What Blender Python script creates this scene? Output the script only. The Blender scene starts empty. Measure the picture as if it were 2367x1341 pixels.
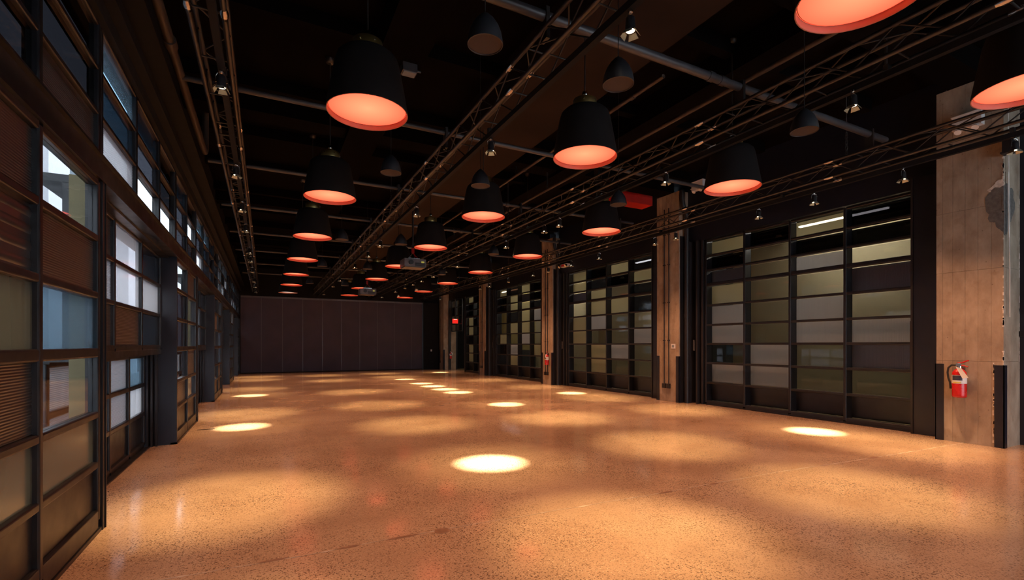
import bpy, math, random
from math import sin, cos, pi, radians as R
from mathutils import Vector, Matrix
random.seed(7)
SC = bpy.context.scene
C = SC.collection

# ------------------------------------------------------------------ camera, world, exposure
W_, H_ = 2367, 1341
F_PX, YAW, HOR = 1111.1, 0.4748, 796.9
cd = bpy.data.cameras.new('camera'); cam = bpy.data.objects.new('camera', cd); C.objects.link(cam)
cd.sensor_width = 36.0; cd.lens = 36.0 * F_PX / W_
cd.shift_y = (HOR - H_ / 2) / W_
cd.clip_start = .05; cd.clip_end = 300
cam.location = (0, 0, 1.5); cam.rotation_euler = (pi / 2, 0, -YAW)
SC.camera = cam
SC.view_settings.view_transform = 'Standard'; SC.view_settings.look = 'None'
SC.view_settings.exposure = 0.0; SC.view_settings.gamma = 1.0
SC.view_settings.use_curve_mapping = False
wd = bpy.data.worlds.new('overcast_sky'); SC.world = wd; wd.use_nodes = True
bg = wd.node_tree.nodes['Background']
bg.inputs[0].default_value = (.76, .86, 1.0, 1); bg.inputs[1].default_value = 8.5
cy = SC.cycles
cy.use_denoising = True
cy.use_adaptive_sampling = True; cy.adaptive_threshold = .07
cy.max_bounces = 6; cy.diffuse_bounces = 3; cy.glossy_bounces = 3; cy.transmission_bounces = 4; cy.transparent_max_bounces = 12
cy.sample_clamp_indirect = 4.0; cy.caustics_reflective = False; cy.caustics_refractive = False

# ------------------------------------------------------------------ materials
def new_mat(name):
    m = bpy.data.materials.new(name); m.use_nodes = True
    nt = m.node_tree; nt.nodes.clear()
    o = nt.nodes.new('ShaderNodeOutputMaterial')
    return m, nt, o
def L(nt, a, b): nt.links.new(a, b)
def N(nt, t, **kw):
    n = nt.nodes.new('ShaderNode' + t)
    for k, v in kw.items(): setattr(n, k, v)
    return n
def inp(n, **kw):
    for k, v in kw.items():
        n.inputs[k.replace('_', ' ')].default_value = v
def rgba(c): return (c[0], c[1], c[2], 1)
def paint(name, col, rough=.5, metal=0., var=.15, scale=6., spec=.5, bump=.0, bscale=200):
    """painted or plain surface with slight colour and gloss variation"""
    m, nt, o = new_mat(name)
    b = N(nt, 'BsdfPrincipled'); tc = N(nt, 'TexCoord')
    nz = N(nt, 'TexNoise'); inp(nz, Scale=scale, Detail=4.)
    L(nt, tc.outputs['Object'], nz.inputs['Vector'])
    mp = N(nt, 'MapRange'); inp(mp, From_Min=.3, From_Max=.7, To_Min=1 - var, To_Max=1 + var)
    L(nt, nz.outputs[0], mp.inputs[0])
    mx = N(nt, 'Vector' + 'Math', operation='SCALE'); mx.inputs[0].default_value = col
    L(nt, mp.outputs[0], mx.inputs['Scale']); L(nt, mx.outputs[0], b.inputs['Base Color'])
    mr = N(nt, 'MapRange'); inp(mr, From_Min=.3, From_Max=.7, To_Min=max(.03, rough - .06), To_Max=rough + .06)
    L(nt, nz.outputs[0], mr.inputs[0]); L(nt, mr.outputs[0], b.inputs['Roughness'])
    inp(b, Metallic=metal); b.inputs['Specular IOR Level'].default_value = spec
    if bump:
        n2 = N(nt, 'TexNoise'); inp(n2, Scale=bscale, Detail=2.); L(nt, tc.outputs['Object'], n2.inputs['Vector'])
        bp = N(nt, 'Bump'); inp(bp, Strength=bump, Distance=.004); L(nt, n2.outputs[0], bp.inputs['Height']); L(nt, bp.outputs[0], b.inputs['Normal'])
    L(nt, b.outputs[0], o.inputs[0])
    return m
def emit(name, col, s):
    m, nt, o = new_mat(name); e = N(nt, 'Emission'); e.inputs[0].default_value = rgba(col); e.inputs[1].default_value = s
    L(nt, e.outputs[0], o.inputs[0]); return m
def glass(name, tint=(.9, .92, .93), body=None, body_f=.0, gloss=.02, refl=1.0, ior=1.5):
    """thin pane: clear film mixed with a translucent body, under a fresnel gloss"""
    m, nt, o = new_mat(name)
    tr = N(nt, 'BsdfTransparent'); tr.inputs[0].default_value = rgba(tint)
    sh = tr.outputs[0]
    if body:
        td = N(nt, 'BsdfTranslucent'); td.inputs[0].default_value = rgba(body)
        df = N(nt, 'BsdfDiffuse'); df.inputs[0].default_value = rgba([x * .5 for x in body])
        m1 = N(nt, 'MixShader'); m1.inputs[0].default_value = .3; L(nt, td.outputs[0], m1.inputs[1]); L(nt, df.outputs[0], m1.inputs[2])
        m2 = N(nt, 'MixShader'); m2.inputs[0].default_value = body_f; L(nt, sh, m2.inputs[1]); L(nt, m1.outputs[0], m2.inputs[2]); sh = m2.outputs[0]
    gl = N(nt, 'BsdfGlossy'); inp(gl, Roughness=gloss); gl.inputs[0].default_value = (refl, refl, refl, 1)
    fr = N(nt, 'Fresnel'); inp(fr, IOR=ior)
    ge = N(nt, 'NewGeometry'); iv = N(nt, 'Math', operation='SUBTRACT'); iv.inputs[0].default_value = 1.; L(nt, ge.outputs['Backfacing'], iv.inputs[1])
    fm = N(nt, 'Math', operation='MULTIPLY'); L(nt, fr.outputs[0], fm.inputs[0]); L(nt, iv.outputs[0], fm.inputs[1])
    m3 = N(nt, 'MixShader'); L(nt, fm.outputs[0], m3.inputs[0]); L(nt, sh, m3.inputs[1]); L(nt, gl.outputs[0], m3.inputs[2])
    L(nt, m3.outputs[0], o.inputs[0]); return m

M = {}
M['black_steel'] = paint('black_steel', (.0095, .0095, .012), .36, var=.25, spec=.45)
M['black_matte'] = paint('black_matte', (.010, .0095, .011), .75, var=.2, spec=.15)
M['black_satin'] = paint('black_satin', (.014, .013, .015), .48, var=.2, spec=.45)
M['navy_black'] = paint('navy_black', (.010, .011, .019), .36, spec=.5)
M['truss_black'] = paint('truss_black', (.024, .020, .018), .4, var=.2, spec=.6)
M['pipe_grey'] = paint('pipe_grey', (.045, .043, .047), .42, var=.2, spec=.6)
M['pipe_brown'] = paint('pipe_brown', (.06, .042, .033), .5, var=.2)
M['ceiling_black'] = paint('ceiling_black', (.0035, .0025, .0022), .9, var=.35, scale=3, spec=.03, bump=.4, bscale=60)
M['soffit_brown'] = paint('soffit_brown', (.024, .0155, .0125), .85, var=.2, scale=1.2, spec=.05)
M['partition'] = paint('partition', (.085, .068, .088), .75, var=.12, scale=1.2, spec=.3, bump=.3, bscale=300)
M['seam'] = paint('seam', (.13, .12, .13), .35, spec=.6)
M['felt'] = paint('felt', (.012, .010, .010), .85, var=.2, spec=.12)
M['shade_inner'] = paint('shade_inner', (.42, .15, .09), .6)
M['brass'] = paint('brass', (.62, .46, .17), .42, metal=1., var=.1)
M['cone_shell'] = paint('cone_shell', (.02, .02, .024), .5, spec=.5)
M['cone_grille'] = paint('cone_grille', (.045, .029, .023), .85, bump=.5, bscale=400)
M['chrome'] = paint('chrome', (.75, .72, .68), .22, metal=1., var=.1)
M['flap'] = paint('flap', (.42, .38, .28), .4, metal=.6)
M['red_paint'] = paint('red_paint', (.52, .012, .012), .28, var=.08, spec=.6)
M['red_beam'] = paint('red_beam', (.55, .02, .012), .6, var=.1)
M['white_plastic'] = paint('white_plastic', (.72, .71, .70), .45, var=.05)
M['label_dark'] = paint('label_dark', (.035, .04, .07), .4)
M['label_yellow'] = paint('label_yellow', (.7, .55, .05), .4)
M['rubber'] = paint('rubber', (.015, .015, .015), .5)
M['cable_white'] = paint('cable_white', (.7, .66, .6), .5)
M['projector_body'] = paint('projector_body', (.10, .09, .095), .45)
M['mortar'] = paint('mortar', (.13, .12, .11), .9, var=.3, scale=20, bump=.6, bscale=90)
M['spall'] = paint('spall', (.62, .55, .47), .9, var=.25, scale=25)
M['hall_beige'] = paint('hall_beige', (.52, .44, .27), .8, var=.06, scale=.8)
M['hall_yellow'] = paint('hall_yellow', (.50, .42, .16), .8, var=.08, scale=.8)
M['hall_dark'] = paint('hall_dark', (.05, .06, .06), .7)
M['facade_white'] = paint('facade_white', (.44, .435, .46), .8, var=.05)
M['facade_grey'] = paint('facade_grey', (.22, .26, .29), .7, var=.1)
M['facade_tan'] = paint('facade_tan', (.17, .14, .08), .8, var=.1)
M['return_olive'] = paint('return_olive', (.22, .18, .09), .7, var=.1)
M['asphalt'] = paint('asphalt', (.25, .25, .26), .9, var=.2)
M['floor_metal'] = paint('floor_metal', (.05, .045, .04), .4, metal=.8)
M['patch_brown'] = paint('patch_brown', (.23, .13, .08), .4, var=.3, scale=30)
M['joint_fill'] = paint('joint_fill', (.40, .32, .25), .6, var=.35, scale=8)

def floor_mat():
    m, nt, o = new_mat('ground_terrazzo')
    b = N(nt, 'BsdfPrincipled'); tc = N(nt, 'TexCoord'); co = tc.outputs['Object']
    # broad tone of the ground slab
    n1 = N(nt, 'TexNoise'); inp(n1, Scale=.55, Detail=5., Roughness=.6); L(nt, co, n1.inputs['Vector'])
    base = N(nt, 'ValToRGB'); e = base.color_ramp.elements
    e[0].position = .32; e[0].color = (.34, .215, .14, 1); e[1].position = .68; e[1].color = (.52, .37, .25, 1)
    L(nt, n1.outputs[0], base.inputs[0])
    # stones: two voronoi sizes, a share of the cells dark
    def stones(scale, thr, soft, rad):
        v = N(nt, 'TexVoronoi'); inp(v, Scale=scale); L(nt, co, v.inputs['Vector'])
        sep = N(nt, 'SeparateColor'); L(nt, v.outputs['Color'], sep.inputs[0])
        a = N(nt, 'MapRange'); inp(a, From_Min=thr, From_Max=thr + .02); L(nt, sep.outputs[0], a.inputs[0])
        d = N(nt, 'MapRange'); inp(d, From_Min=rad, From_Max=rad - soft); L(nt, v.outputs['Distance'], d.inputs[0])
        mu = N(nt, 'Math', operation='MULTIPLY'); L(nt, a.outputs[0], mu.inputs[0]); L(nt, d.outputs[0], mu.inputs[1])
        return mu.outputs[0], sep.outputs[1]
    dens = N(nt, 'TexNoise'); inp(dens, Scale=.9, Detail=3.); L(nt, co, dens.inputs['Vector'])
    dm = N(nt, 'MapRange'); inp(dm, From_Min=.35, From_Max=.62, To_Min=.35, To_Max=1.); L(nt, dens.outputs[0], dm.inputs[0])
    col = base.outputs[0]
    for sc_, thr, soft, rad, tone in ((95, .56, .12, .5, (.06, .036, .026)), (50, .68, .12, .42, (.085, .048, .032)), (70, .80, .1, .42, (.58, .44, .31))):
        f, _ = stones(sc_, thr, soft, rad)
        mu = N(nt, 'Math', operation='MULTIPLY'); L(nt, f, mu.inputs[0]); L(nt, dm.outputs[0], mu.inputs[1])
        m2 = N(nt, 'Math', operation='MULTIPLY'); L(nt, mu.outputs[0], m2.inputs[0]); m2.inputs[1].default_value = .85
        mx = N(nt, 'MixRGB'); L(nt, m2.outputs[0], mx.inputs[0]); L(nt, col, mx.inputs[1]); mx.inputs[2].default_value = rgba(tone)
        col = mx.outputs[0]
    # dull stains
    n3 = N(nt, 'TexNoise'); inp(n3, Scale=.33, Detail=6., Roughness=.65); L(nt, co, n3.inputs['Vector'])
    st = N(nt, 'MapRange'); inp(st, From_Min=.55, From_Max=.72, To_Min=0., To_Max=.45); L(nt, n3.outputs[0], st.inputs[0])
    mx = N(nt, 'MixRGB'); L(nt, st.outputs[0], mx.inputs[0]); L(nt, col, mx.inputs[1]); mx.inputs[2].default_value = (.17, .10, .065, 1)
    L(nt, mx.outputs[0], b.inputs['Base Color'])
    n4 = N(nt, 'TexNoise'); inp(n4, Scale=1.7, Detail=4.); L(nt, co, n4.inputs['Vector'])
    rr = N(nt, 'MapRange'); inp(rr, From_Min=.3, From_Max=.7, To_Min=.07, To_Max=.20); L(nt, n4.outputs[0], rr.inputs[0]); L(nt, rr.outputs[0], b.inputs['Roughness'])
    n5 = N(nt, 'TexNoise'); inp(n5, Scale=2.2, Detail=2.); L(nt, co, n5.inputs['Vector'])
    bp = N(nt, 'Bump'); inp(bp, Strength=.08, Distance=.01); L(nt, n5.outputs[0], bp.inputs['Height']); L(nt, bp.outputs[0], b.inputs['Normal'])
    L(nt, b.outputs[0], o.inputs[0]); return m
M['floor'] = floor_mat()

def concrete_mat():
    m, nt, o = new_mat('board_formed_concrete')
    b = N(nt, 'BsdfPrincipled'); tc = N(nt, 'TexCoord'); co = tc.outputs['Object']
    mp = N(nt, 'Mapping'); inp(mp, Scale=(2.2, 2.2, 1.1)); L(nt, co, mp.inputs['Vector'])
    n1 = N(nt, 'TexNoise'); inp(n1, Scale=1.6, Detail=7., Roughness=.62); L(nt, mp.outputs[0], n1.inputs['Vector'])
    r = N(nt, 'ValToRGB'); e = r.color_ramp.elements
    e[0].position = .3; e[0].color = (.22, .165, .12, 1); e[1].position = .7; e[1].color = (.43, .35, .265, 1)
    L(nt, n1.outputs[0], r.inputs[0])
    v = N(nt, 'TexVoronoi'); inp(v, Scale=16.); L(nt, co, v.inputs['Vector'])
    sep = N(nt, 'SeparateColor'); L(nt, v.outputs['Color'], sep.inputs[0])
    a = N(nt, 'MapRange'); inp(a, From_Min=.965, From_Max=.98); L(nt, sep.outputs[0], a.inputs[0])
    d = N(nt, 'MapRange'); inp(d, From_Min=.16, From_Max=.02); L(nt, v.outputs['Distance'], d.inputs[0])
    mu = N(nt, 'Math', operation='MULTIPLY'); L(nt, a.outputs[0], mu.inputs[0]); L(nt, d.outputs[0], mu.inputs[1])
    mx = N(nt, 'MixRGB'); L(nt, mu.outputs[0], mx.inputs[0]); L(nt, r.outputs[0], mx.inputs[1]); mx.inputs[2].default_value = (.12, .08, .05, 1)
    n2 = N(nt, 'TexNoise'); inp(n2, Scale=5., Detail=5.); L(nt, co, n2.inputs['Vector'])
    st = N(nt, 'MapRange'); inp(st, From_Min=.58, From_Max=.72, To_Min=0., To_Max=.5); L(nt, n2.outputs[0], st.inputs[0])
    m3 = N(nt, 'MixRGB'); L(nt, st.outputs[0], m3.inputs[0]); L(nt, mx.outputs[0], m3.inputs[1]); m3.inputs[2].default_value = (.20, .135, .085, 1)
    L(nt, m3.outputs[0], b.inputs['Base Color']); inp(b, Roughness=.85); b.inputs['Specular IOR Level'].default_value = .25
    bp = N(nt, 'Bump'); inp(bp, Strength=.5, Distance=.006); L(nt, n1.outputs[0], bp.inputs['Height']); L(nt, bp.outputs[0], b.inputs['Normal'])
    L(nt, b.outputs[0], o.inputs[0]); return m
M['concrete'] = concrete_mat()

def hall_tile_mat():
    m, nt, o = new_mat('hall_tiles')
    b = N(nt, 'BsdfPrincipled'); tc = N(nt, 'TexCoord')
    mp = N(nt, 'Mapping'); mp.inputs['Rotation'].default_value = (0, 0, R(45)); L(nt, tc.outputs['Object'], mp.inputs['Vector'])
    ck = N(nt, 'TexChecker'); inp(ck, Scale=7.); ck.inputs[1].default_value = (.46, .35, .16, 1); ck.inputs[2].default_value = (.16, .12, .06, 1)
    L(nt, mp.outputs[0], ck.inputs['Vector']); L(nt, ck.outputs[0], b.inputs['Base Color']); inp(b, Roughness=.35)
    L(nt, b.outputs[0], o.inputs[0]); return m
M['hall_tile'] = hall_tile_mat()

def diffuser_mat(name, mid, edge, s):
    """lamp diffuser: hottest over the bulb, redder towards the rim"""
    m, nt, o = new_mat(name); tc = N(nt, 'TexCoord'); ln = N(nt, 'VectorMath', operation='LENGTH')
    L(nt, tc.outputs['Object'], ln.inputs[0])
    r = N(nt, 'ValToRGB'); e = r.color_ramp.elements
    e[0].position = .0; e[0].color = rgba(mid); e[1].position = .37; e[1].color = rgba(edge)
    k = e.new(.2); k.color = rgba([(a * .5 + b_ * .5) for a, b_ in zip(mid, edge)])
    L(nt, ln.outputs['Value'], r.inputs[0]); em = N(nt, 'Emission'); em.inputs[1].default_value = s
    L(nt, r.outputs[0], em.inputs[0]); L(nt, em.outputs[0], o.inputs[0]); return m
M['diffuser'] = diffuser_mat('orange_diffuser', (3.0, .50, .24), (2.4, .19, .09), 1.0)
M['diffuser_white'] = diffuser_mat('white_diffuser', (1, .93, .86), (.9, .55, .4), 1.1)
M['lens_hot'] = emit('spot_lens_hot', (1, .86, .6), 14.)
M['lens_soft'] = emit('spot_lens', (1, .82, .55), 7.)
M['exit_red'] = emit('exit_sign_red', (1, .03, .02), .9)
M['exit_glow'] = emit('exit_sign_lamp', (1, .5, .35), 1.0)
M['led_white'] = emit('fluorescent_tube', (1, .93, .82), 60.)
M['led_small'] = emit('indicator', (.9, .75, .15), .35)
# panes
M['p_clear'] = glass('clear_glass', (.80, .81, .80))
M['p_dark'] = glass('smoked_glass', (.05, .05, .055), gloss=.05)
M['p_ghost'] = glass('grey_glass', (.14, .145, .16), body=(.16, .165, .18), body_f=.25, gloss=.06)
M['p_frost'] = glass('frosted_glass', (.8, .8, .7), body=(.66, .60, .42), body_f=.7, gloss=.2)
M['p_dim'] = glass('dim_frosted_glass', (.34, .30, .22), body=(.30, .25, .17), body_f=.6, gloss=.16, ior=1.6)
M['p_white'] = glass('opal_glass', (.95, .95, .95), body=(.97, .95, .92), body_f=.45, gloss=.1)
M['p_blue'] = glass('blue_glass', (.40, .50, .55), body=(.42, .52, .57), body_f=.25, gloss=.12)
M['p_deepblue'] = glass('deep_blue_glass', (.07, .10, .125), body=(.09, .125, .15), body_f=.5, gloss=.12)
M['p_ribbed'] = glass('ribbed_polycarbonate', (.06, .055, .05), body=(.10, .09, .085), body_f=.4, gloss=.28, ior=2.4)
M['p_ribbed_light'] = glass('ribbed_light_polycarbonate', (.55, .55, .55), body=(.78, .77, .78), body_f=.6, gloss=.22, ior=1.6)
M['p_ribbed_brown'] = glass('ribbed_brown_polycarbonate', (.08, .055, .04), body=(.09, .06, .045), body_f=.4, gloss=.28, ior=2.3)

# ------------------------------------------------------------------ mesh helpers
class MB:
    def __init__(s): s.v = []; s.f = []; s.sm = []
    def add(s, v, f, smooth=False):
        k = len(s.v); s.v += [tuple(x) for x in v]; s.f += [tuple(i + k for i in q) for q in f]; s.sm += [smooth] * len(f)
    def box(s, x0, x1, y0, y1, z0, z1):
        s.add([(x0, y0, z0), (x1, y0, z0), (x1, y1, z0), (x0, y1, z0), (x0, y0, z1), (x1, y0, z1), (x1, y1, z1), (x0, y1, z1)],
              [(0, 3, 2, 1), (4, 5, 6, 7), (0, 1, 5, 4), (1, 2, 6, 5), (2, 3, 7, 6), (3, 0, 4, 7)]); return s
    def tube(s, p, q, r, n=10, r2=None, smooth=True):
        p = Vector(p); q = Vector(q); r2 = r if r2 is None else r2
        w = (q - p).normalized(); u = w.orthogonal().normalized(); t = w.cross(u)
        vs = [p + (u * cos(2 * pi * i / n) + t * sin(2 * pi * i / n)) * r for i in range(n)] + \
             [q + (u * cos(2 * pi * i / n) + t * sin(2 * pi * i / n)) * r2 for i in range(n)]
        s.add(vs, [(i, (i + 1) % n, n + (i + 1) % n, n + i) for i in range(n)], smooth)
        s.add(vs[:n], [tuple(range(n - 1, -1, -1))]); s.add(vs[n:], [tuple(range(n))]); return s
    def path(s, pts, r, n=8):
        pts = [Vector(p) for p in pts]; k = len(pts); vs = []; fr = None
        for i, p in enumerate(pts):
            w = (pts[min(i + 1, k - 1)] - pts[max(i - 1, 0)]).normalized()
            u = (w.orthogonal() if fr is None else fr - w * fr.dot(w)).normalized(); fr = u; t = w.cross(u)
            vs += [p + (u * cos(2 * pi * j / n) + t * sin(2 * pi * j / n)) * r for j in range(n)]
        fs = [(i * n + j, i * n + (j + 1) % n, (i + 1) * n + (j + 1) % n, (i + 1) * n + j) for i in range(k - 1) for j in range(n)]
        s.add(vs, fs, True); s.add(vs[:n], [tuple(range(n - 1, -1, -1))]); s.add(vs[-n:], [tuple(range(n))]); return s
    def lathe(s, prof, n=32, smooth=True, axis=(0, 0)):
        k = len(prof); vs = [(axis[0] + r * cos(2 * pi * j / n), axis[1] + r * sin(2 * pi * j / n), z) for r, z in prof for j in range(n)]
        s.add(vs, [(i * n + j, i * n + (j + 1) % n, (i + 1) * n + (j + 1) % n, (i + 1) * n + j) for i in range(k - 1) for j in range(n)], smooth); return s
    def disc(s, r, z, n=32, up=False):
        vs = [(r * cos(2 * pi * j / n), r * sin(2 * pi * j / n), z) for j in range(n)]
        s.add(vs, [tuple(range(n)) if up else tuple(range(n - 1, -1, -1))]); return s
    def prism(s, poly, z0, z1):
        n = len(poly); vs = [(x, y, z0) for x, y in poly] + [(x, y, z1) for x, y in poly]
        s.add(vs, [tuple(range(n - 1, -1, -1)), tuple(range(n, 2 * n))] + [(i, (i + 1) % n, n + (i + 1) % n, n + i) for i in range(n)]); return s
    def mesh(s, name, mat):
        me = bpy.data.meshes.new(name); me.from_pydata(s.v, [], s.f); me.validate()
        me.polygons.foreach_set('use_smooth', s.sm[:len(me.polygons)] if len(me.polygons) == len(s.sm) else [False] * len(me.polygons))
        me.materials.append(M[mat]); me.update(); return me
    def build(s, name, mat, parent=None, loc=None, rot=None):
        return put(name, s.mesh(name, mat), parent, loc, rot)
def put(name, me, parent=None, loc=None, rot=None):
    o = bpy.data.objects.new(name, me); C.objects.link(o)
    if parent: o.parent = parent
    if loc: o.location = loc
    if rot: o.rotation_euler = rot
    return o
def tag(o, label=None, cat=None, group=None, kind=None):
    for k, v in (('label', label), ('category', cat), ('group', group), ('kind', kind)):
        if v: o[k] = v
    return o
def empty(name, loc=(0, 0, 0), rz=0):
    o = bpy.data.objects.new(name, None); C.objects.link(o); o.location = loc; o.rotation_euler = (0, 0, rz); o.empty_display_size = .1; return o
def bx(name, mat, parent, x0, x1, y0, y1, z0, z1): return MB().box(x0, x1, y0, y1, z0, z1).build(name, mat, parent)
def copy_tree(o, parent=None):
    c = o.copy(); C.objects.link(c); c.parent = parent
    for ch in list(o.children):
        if ch.type != 'LIGHT': copy_tree(ch, c)
    return c
ORD = ['first', 'second', 'third', 'fourth', 'fifth', 'sixth', 'seventh', 'eighth', 'ninth', 'tenth', 'eleventh', 'twelfth', 'thirteenth', 'fourteenth', 'fifteenth', 'sixteenth', 'seventeenth']

def bar(name, mat, parent, axis, face, side, deep, a0, a1, b0, b1, r=.012):
    """frame bar with rounded room-side edges; axis z: a is Y, b is Z; axis y: a is Z, b is Y (bar runs along b)"""
    w = a1 - a0; r = min(r, w * .3, deep * .4); prof = [(-deep, a0)]
    for q in range(4): t = pi / 2 * q / 3; prof.append((-r + r * sin(t), a0 + r - r * cos(t)))
    for q in range(4): t = pi / 2 * q / 3; prof.append((-r + r * cos(t), a1 - r + r * sin(t)))
    prof.append((-deep, a1)); n = len(prof); vs = []
    for b_ in (b0, b1):
        for x, a in prof: vs.append((face + side * x, a, b_) if axis == 'z' else (face + side * x, b_, a))
    m = MB()
    for q in range(n):
        q2 = (q + 1) % n; m.add([vs[q], vs[q2], vs[n + q2], vs[n + q]], [(0, 1, 2, 3)])
    m.add(vs[:n], [tuple(range(n))]); m.add(vs[n:], [tuple(range(n - 1, -1, -1))])
    o = m.build(name, mat, parent); return o

# ------------------------------------------------------------------ panes
_pane = {}
def pane(parent, kind, face, y0, y1, z0, z1, side=1, ribs=None, pitch=.016, amp=.004):
    """a pane in the Y-Z plane with its room face at X = face; side = +1 when the room lies towards +X"""
    w, h = round(y1 - y0, 3), round(z1 - z0, 3); key = (kind, w, h, ribs, pitch, side)
    if key not in _pane:
        b = MB(); t = .008
        if not ribs: b.box(-t / 2, t / 2, 0, w, 0, h)
        else:
            n = max(4, int((h if ribs == 'h' else w) / pitch)); st = 4; prof = []
            for i in range(n * st + 1):
                a = i / (n * st) * (h if ribs == 'h' else w); prof.append((a, amp * abs(sin(pi * (i / st)))))
            vs = []
            for a, d in prof:
                x = side * (t / 2 + d - amp)
                vs += [(x, 0, a), (x, w, a)] if ribs == 'h' else [(x, a, 0), (x, a, h)]
            b.add(vs, [(2 * i, 2 * i + 1, 2 * i + 3, 2 * i + 2) for i in range(len(prof) - 1)], True)
            x = -side * t / 2
            b.add([(x, 0, 0), (x, w, 0), (x, w, h), (x, 0, h)], [(0, 1, 2, 3)])
        _pane[key] = b.mesh('pane', kind)
    return put('pane', _pane[key], parent, (face - side * .004, y0, z0))
def spec_pane(parent, code, face, y0, y1, z0, z1, side, rib_dir):
    """code letters: c clear, d smoked, g grey, f frosted, w opal, b blue, m dim frosted, k deep blue, r ribbed, l light ribbed, n brown ribbed, o corrugated, s solid"""
    if code == 's':
        x = face; o = bx('solid_panel', 'black_steel', parent, min(x, x - side * .012), max(x, x - side * .012), y0, y1, z0, z1); return o
    if code in 'rln':
        return pane(parent, {'r': 'p_ribbed', 'l': 'p_ribbed_light', 'n': 'p_ribbed_brown'}[code], face, y0, y1, z0, z1, side, rib_dir)
    if code == 'o':
        return pane(parent, 'p_ribbed', face, y0, y1, z0, z1, side, 'h', .11, .02)
    return pane(parent, {'c': 'p_clear', 'd': 'p_dark', 'g': 'p_ghost', 'f': 'p_frost', 'w': 'p_white', 'b': 'p_blue', 'm': 'p_dim', 'k': 'p_deepblue'}[code], face, y0, y1, z0, z1, side)
def glazed(parent, face, ys, zs, codes, side, mull=.05, rail=.045, deep=.07, rib_dir='h', thick={}, recess=.035, edge=True, mdeep=None, mat='black_steel'):
    """grid of mullions (at ys), rails (at zs) and panes; codes[row from the top][column]"""
    mdeep = mdeep or deep
    xs = sorted((face, face - side * deep)); xm = sorted((face, face - side * mdeep))
    for j, y in enumerate(ys):
        if not edge and j in (0, len(ys) - 1): continue
        bar('mullion', mat, parent, 'z', face, side, mdeep, y - mull / 2, y + mull / 2, zs[0], zs[-1])
    for i, z in enumerate(zs):
        r = thick.get(i, rail) / 2
        for j in range(len(ys) - 1):
            bar('rail', mat, parent, 'y', face - side * .003, side, deep - .005, z - r, z + r, ys[j] + mull / 2, ys[j + 1] - mull / 2)
    for i in range(len(zs) - 1):
        row = codes[len(zs) - 2 - i]
        for j in range(len(ys) - 1):
            spec_pane(parent, row[j], face - side * recess, ys[j] + mull / 2, ys[j + 1] - mull / 2, zs[i] + thick.get(i, rail) / 2, zs[i + 1] - thick.get(i + 1, rail) / 2, side, rib_dir)

# ------------------------------------------------------------------ floor
fl = tag(empty('floor'), 'polished terrazzo concrete floor lit by warm pools of light', 'floor', kind='structure')
XL, XR, YB, YF = -1.75, 10.3, 28.9, -5.2
jp = [(XL, 3.78), (-.53, 3.75), (.24, 3.72), (1.2, 3.73), (2.36, 3.68), (3.57, 3.64), (5.41, 3.6), (7.0, 3.5), (8.26, 3.42), (9.4, 3.38), (XR, 3.36)]
_j = []
for (xa, ya), (xb, yb) in zip(jp, jp[1:]):
    for q in range(5): _j.append((xa + (xb - xa) * q / 5, ya + (yb - ya) * q / 5 + random.uniform(-.009, .009)))
jp = _j + [jp[-1]]
near = [(XL, YF), (XR, YF)] + [(x, y - .005) for x, y in reversed(jp)]
far = [(x, y + .005) for x, y in jp] + [(XR, YB), (XL, YB)]
MB().prism(near, -.12, 0).build('slab', 'floor', fl)
MB().prism(far, -.12, 0).build('slab', 'floor', fl)
b = MB(); vs = []; k = 220
for i in range(k + 1):
    t = i / k * (len(jp) - 1); a = min(int(t), len(jp) - 2); u = t - a
    x = jp[a][0] * (1 - u) + jp[a + 1][0] * u; y = jp[a][1] * (1 - u) + jp[a + 1][1] * u
    w = .003 + .007 * random.random() ** 3; vs += [(x, y - w, .0012), (x, y + w, .0012)]
b.add(vs, [(2 * i, 2 * i + 2, 2 * i + 3, 2 * i + 1) for i in range(k)])
b.build('joint_filler', 'joint_fill', fl)
def blob(cx, cy, rx, ry, z, name, mat, par, n=18, jag=.25):
    pts = [(cx + rx * cos(2 * pi * i / n) * (1 + jag * (random.random() - .5)), cy + ry * sin(2 * pi * i / n) * (1 + jag * (random.random() - .5))) for i in range(n)]
    return MB().prism(pts, z - .002, z).build(name, mat, par)
blob(1.27, 3.70, .065, .055, .002, 'round_patch', 'patch_brown', fl, jag=.08)
for x, y, rx, ry in ((.95, 3.72, .12, .022), (.55, 3.72, .09, .02), (3.62, 3.625, .09, .018), (4.3, 3.615, .06, .02), (6.2, 3.54, .08, .022), (7.2, 3.48, .1, .025), (.05, 3.73, .1, .016)):
    blob(x, y, rx, ry, .0016, 'joint_patch', 'patch_brown', fl)
for (x, y, w, l, lab) in ((-.93, 10.03, .27, .03, 'narrow dark floor slot cover beside the window wall, close to a bright pool'),
                          (3.85, 11.3, .14, .03, 'small dark floor slot cover out in the middle of the hall'),
                          (-.66, 15.8, .24, .03, 'narrow dark floor slot cover further down beside the window wall')):
    e0 = tag(empty('floor_slot_cover', (x, y, 0)), lab, 'floor box')
    bx('frame', 'floor_metal', e0, -w / 2, w / 2, -l / 2 - .012, l / 2 + .012, 0, .003); bx('cover', 'black_matte', e0, -w / 2 + .01, w / 2 - .01, -l / 2, l / 2, .003, .005)

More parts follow.
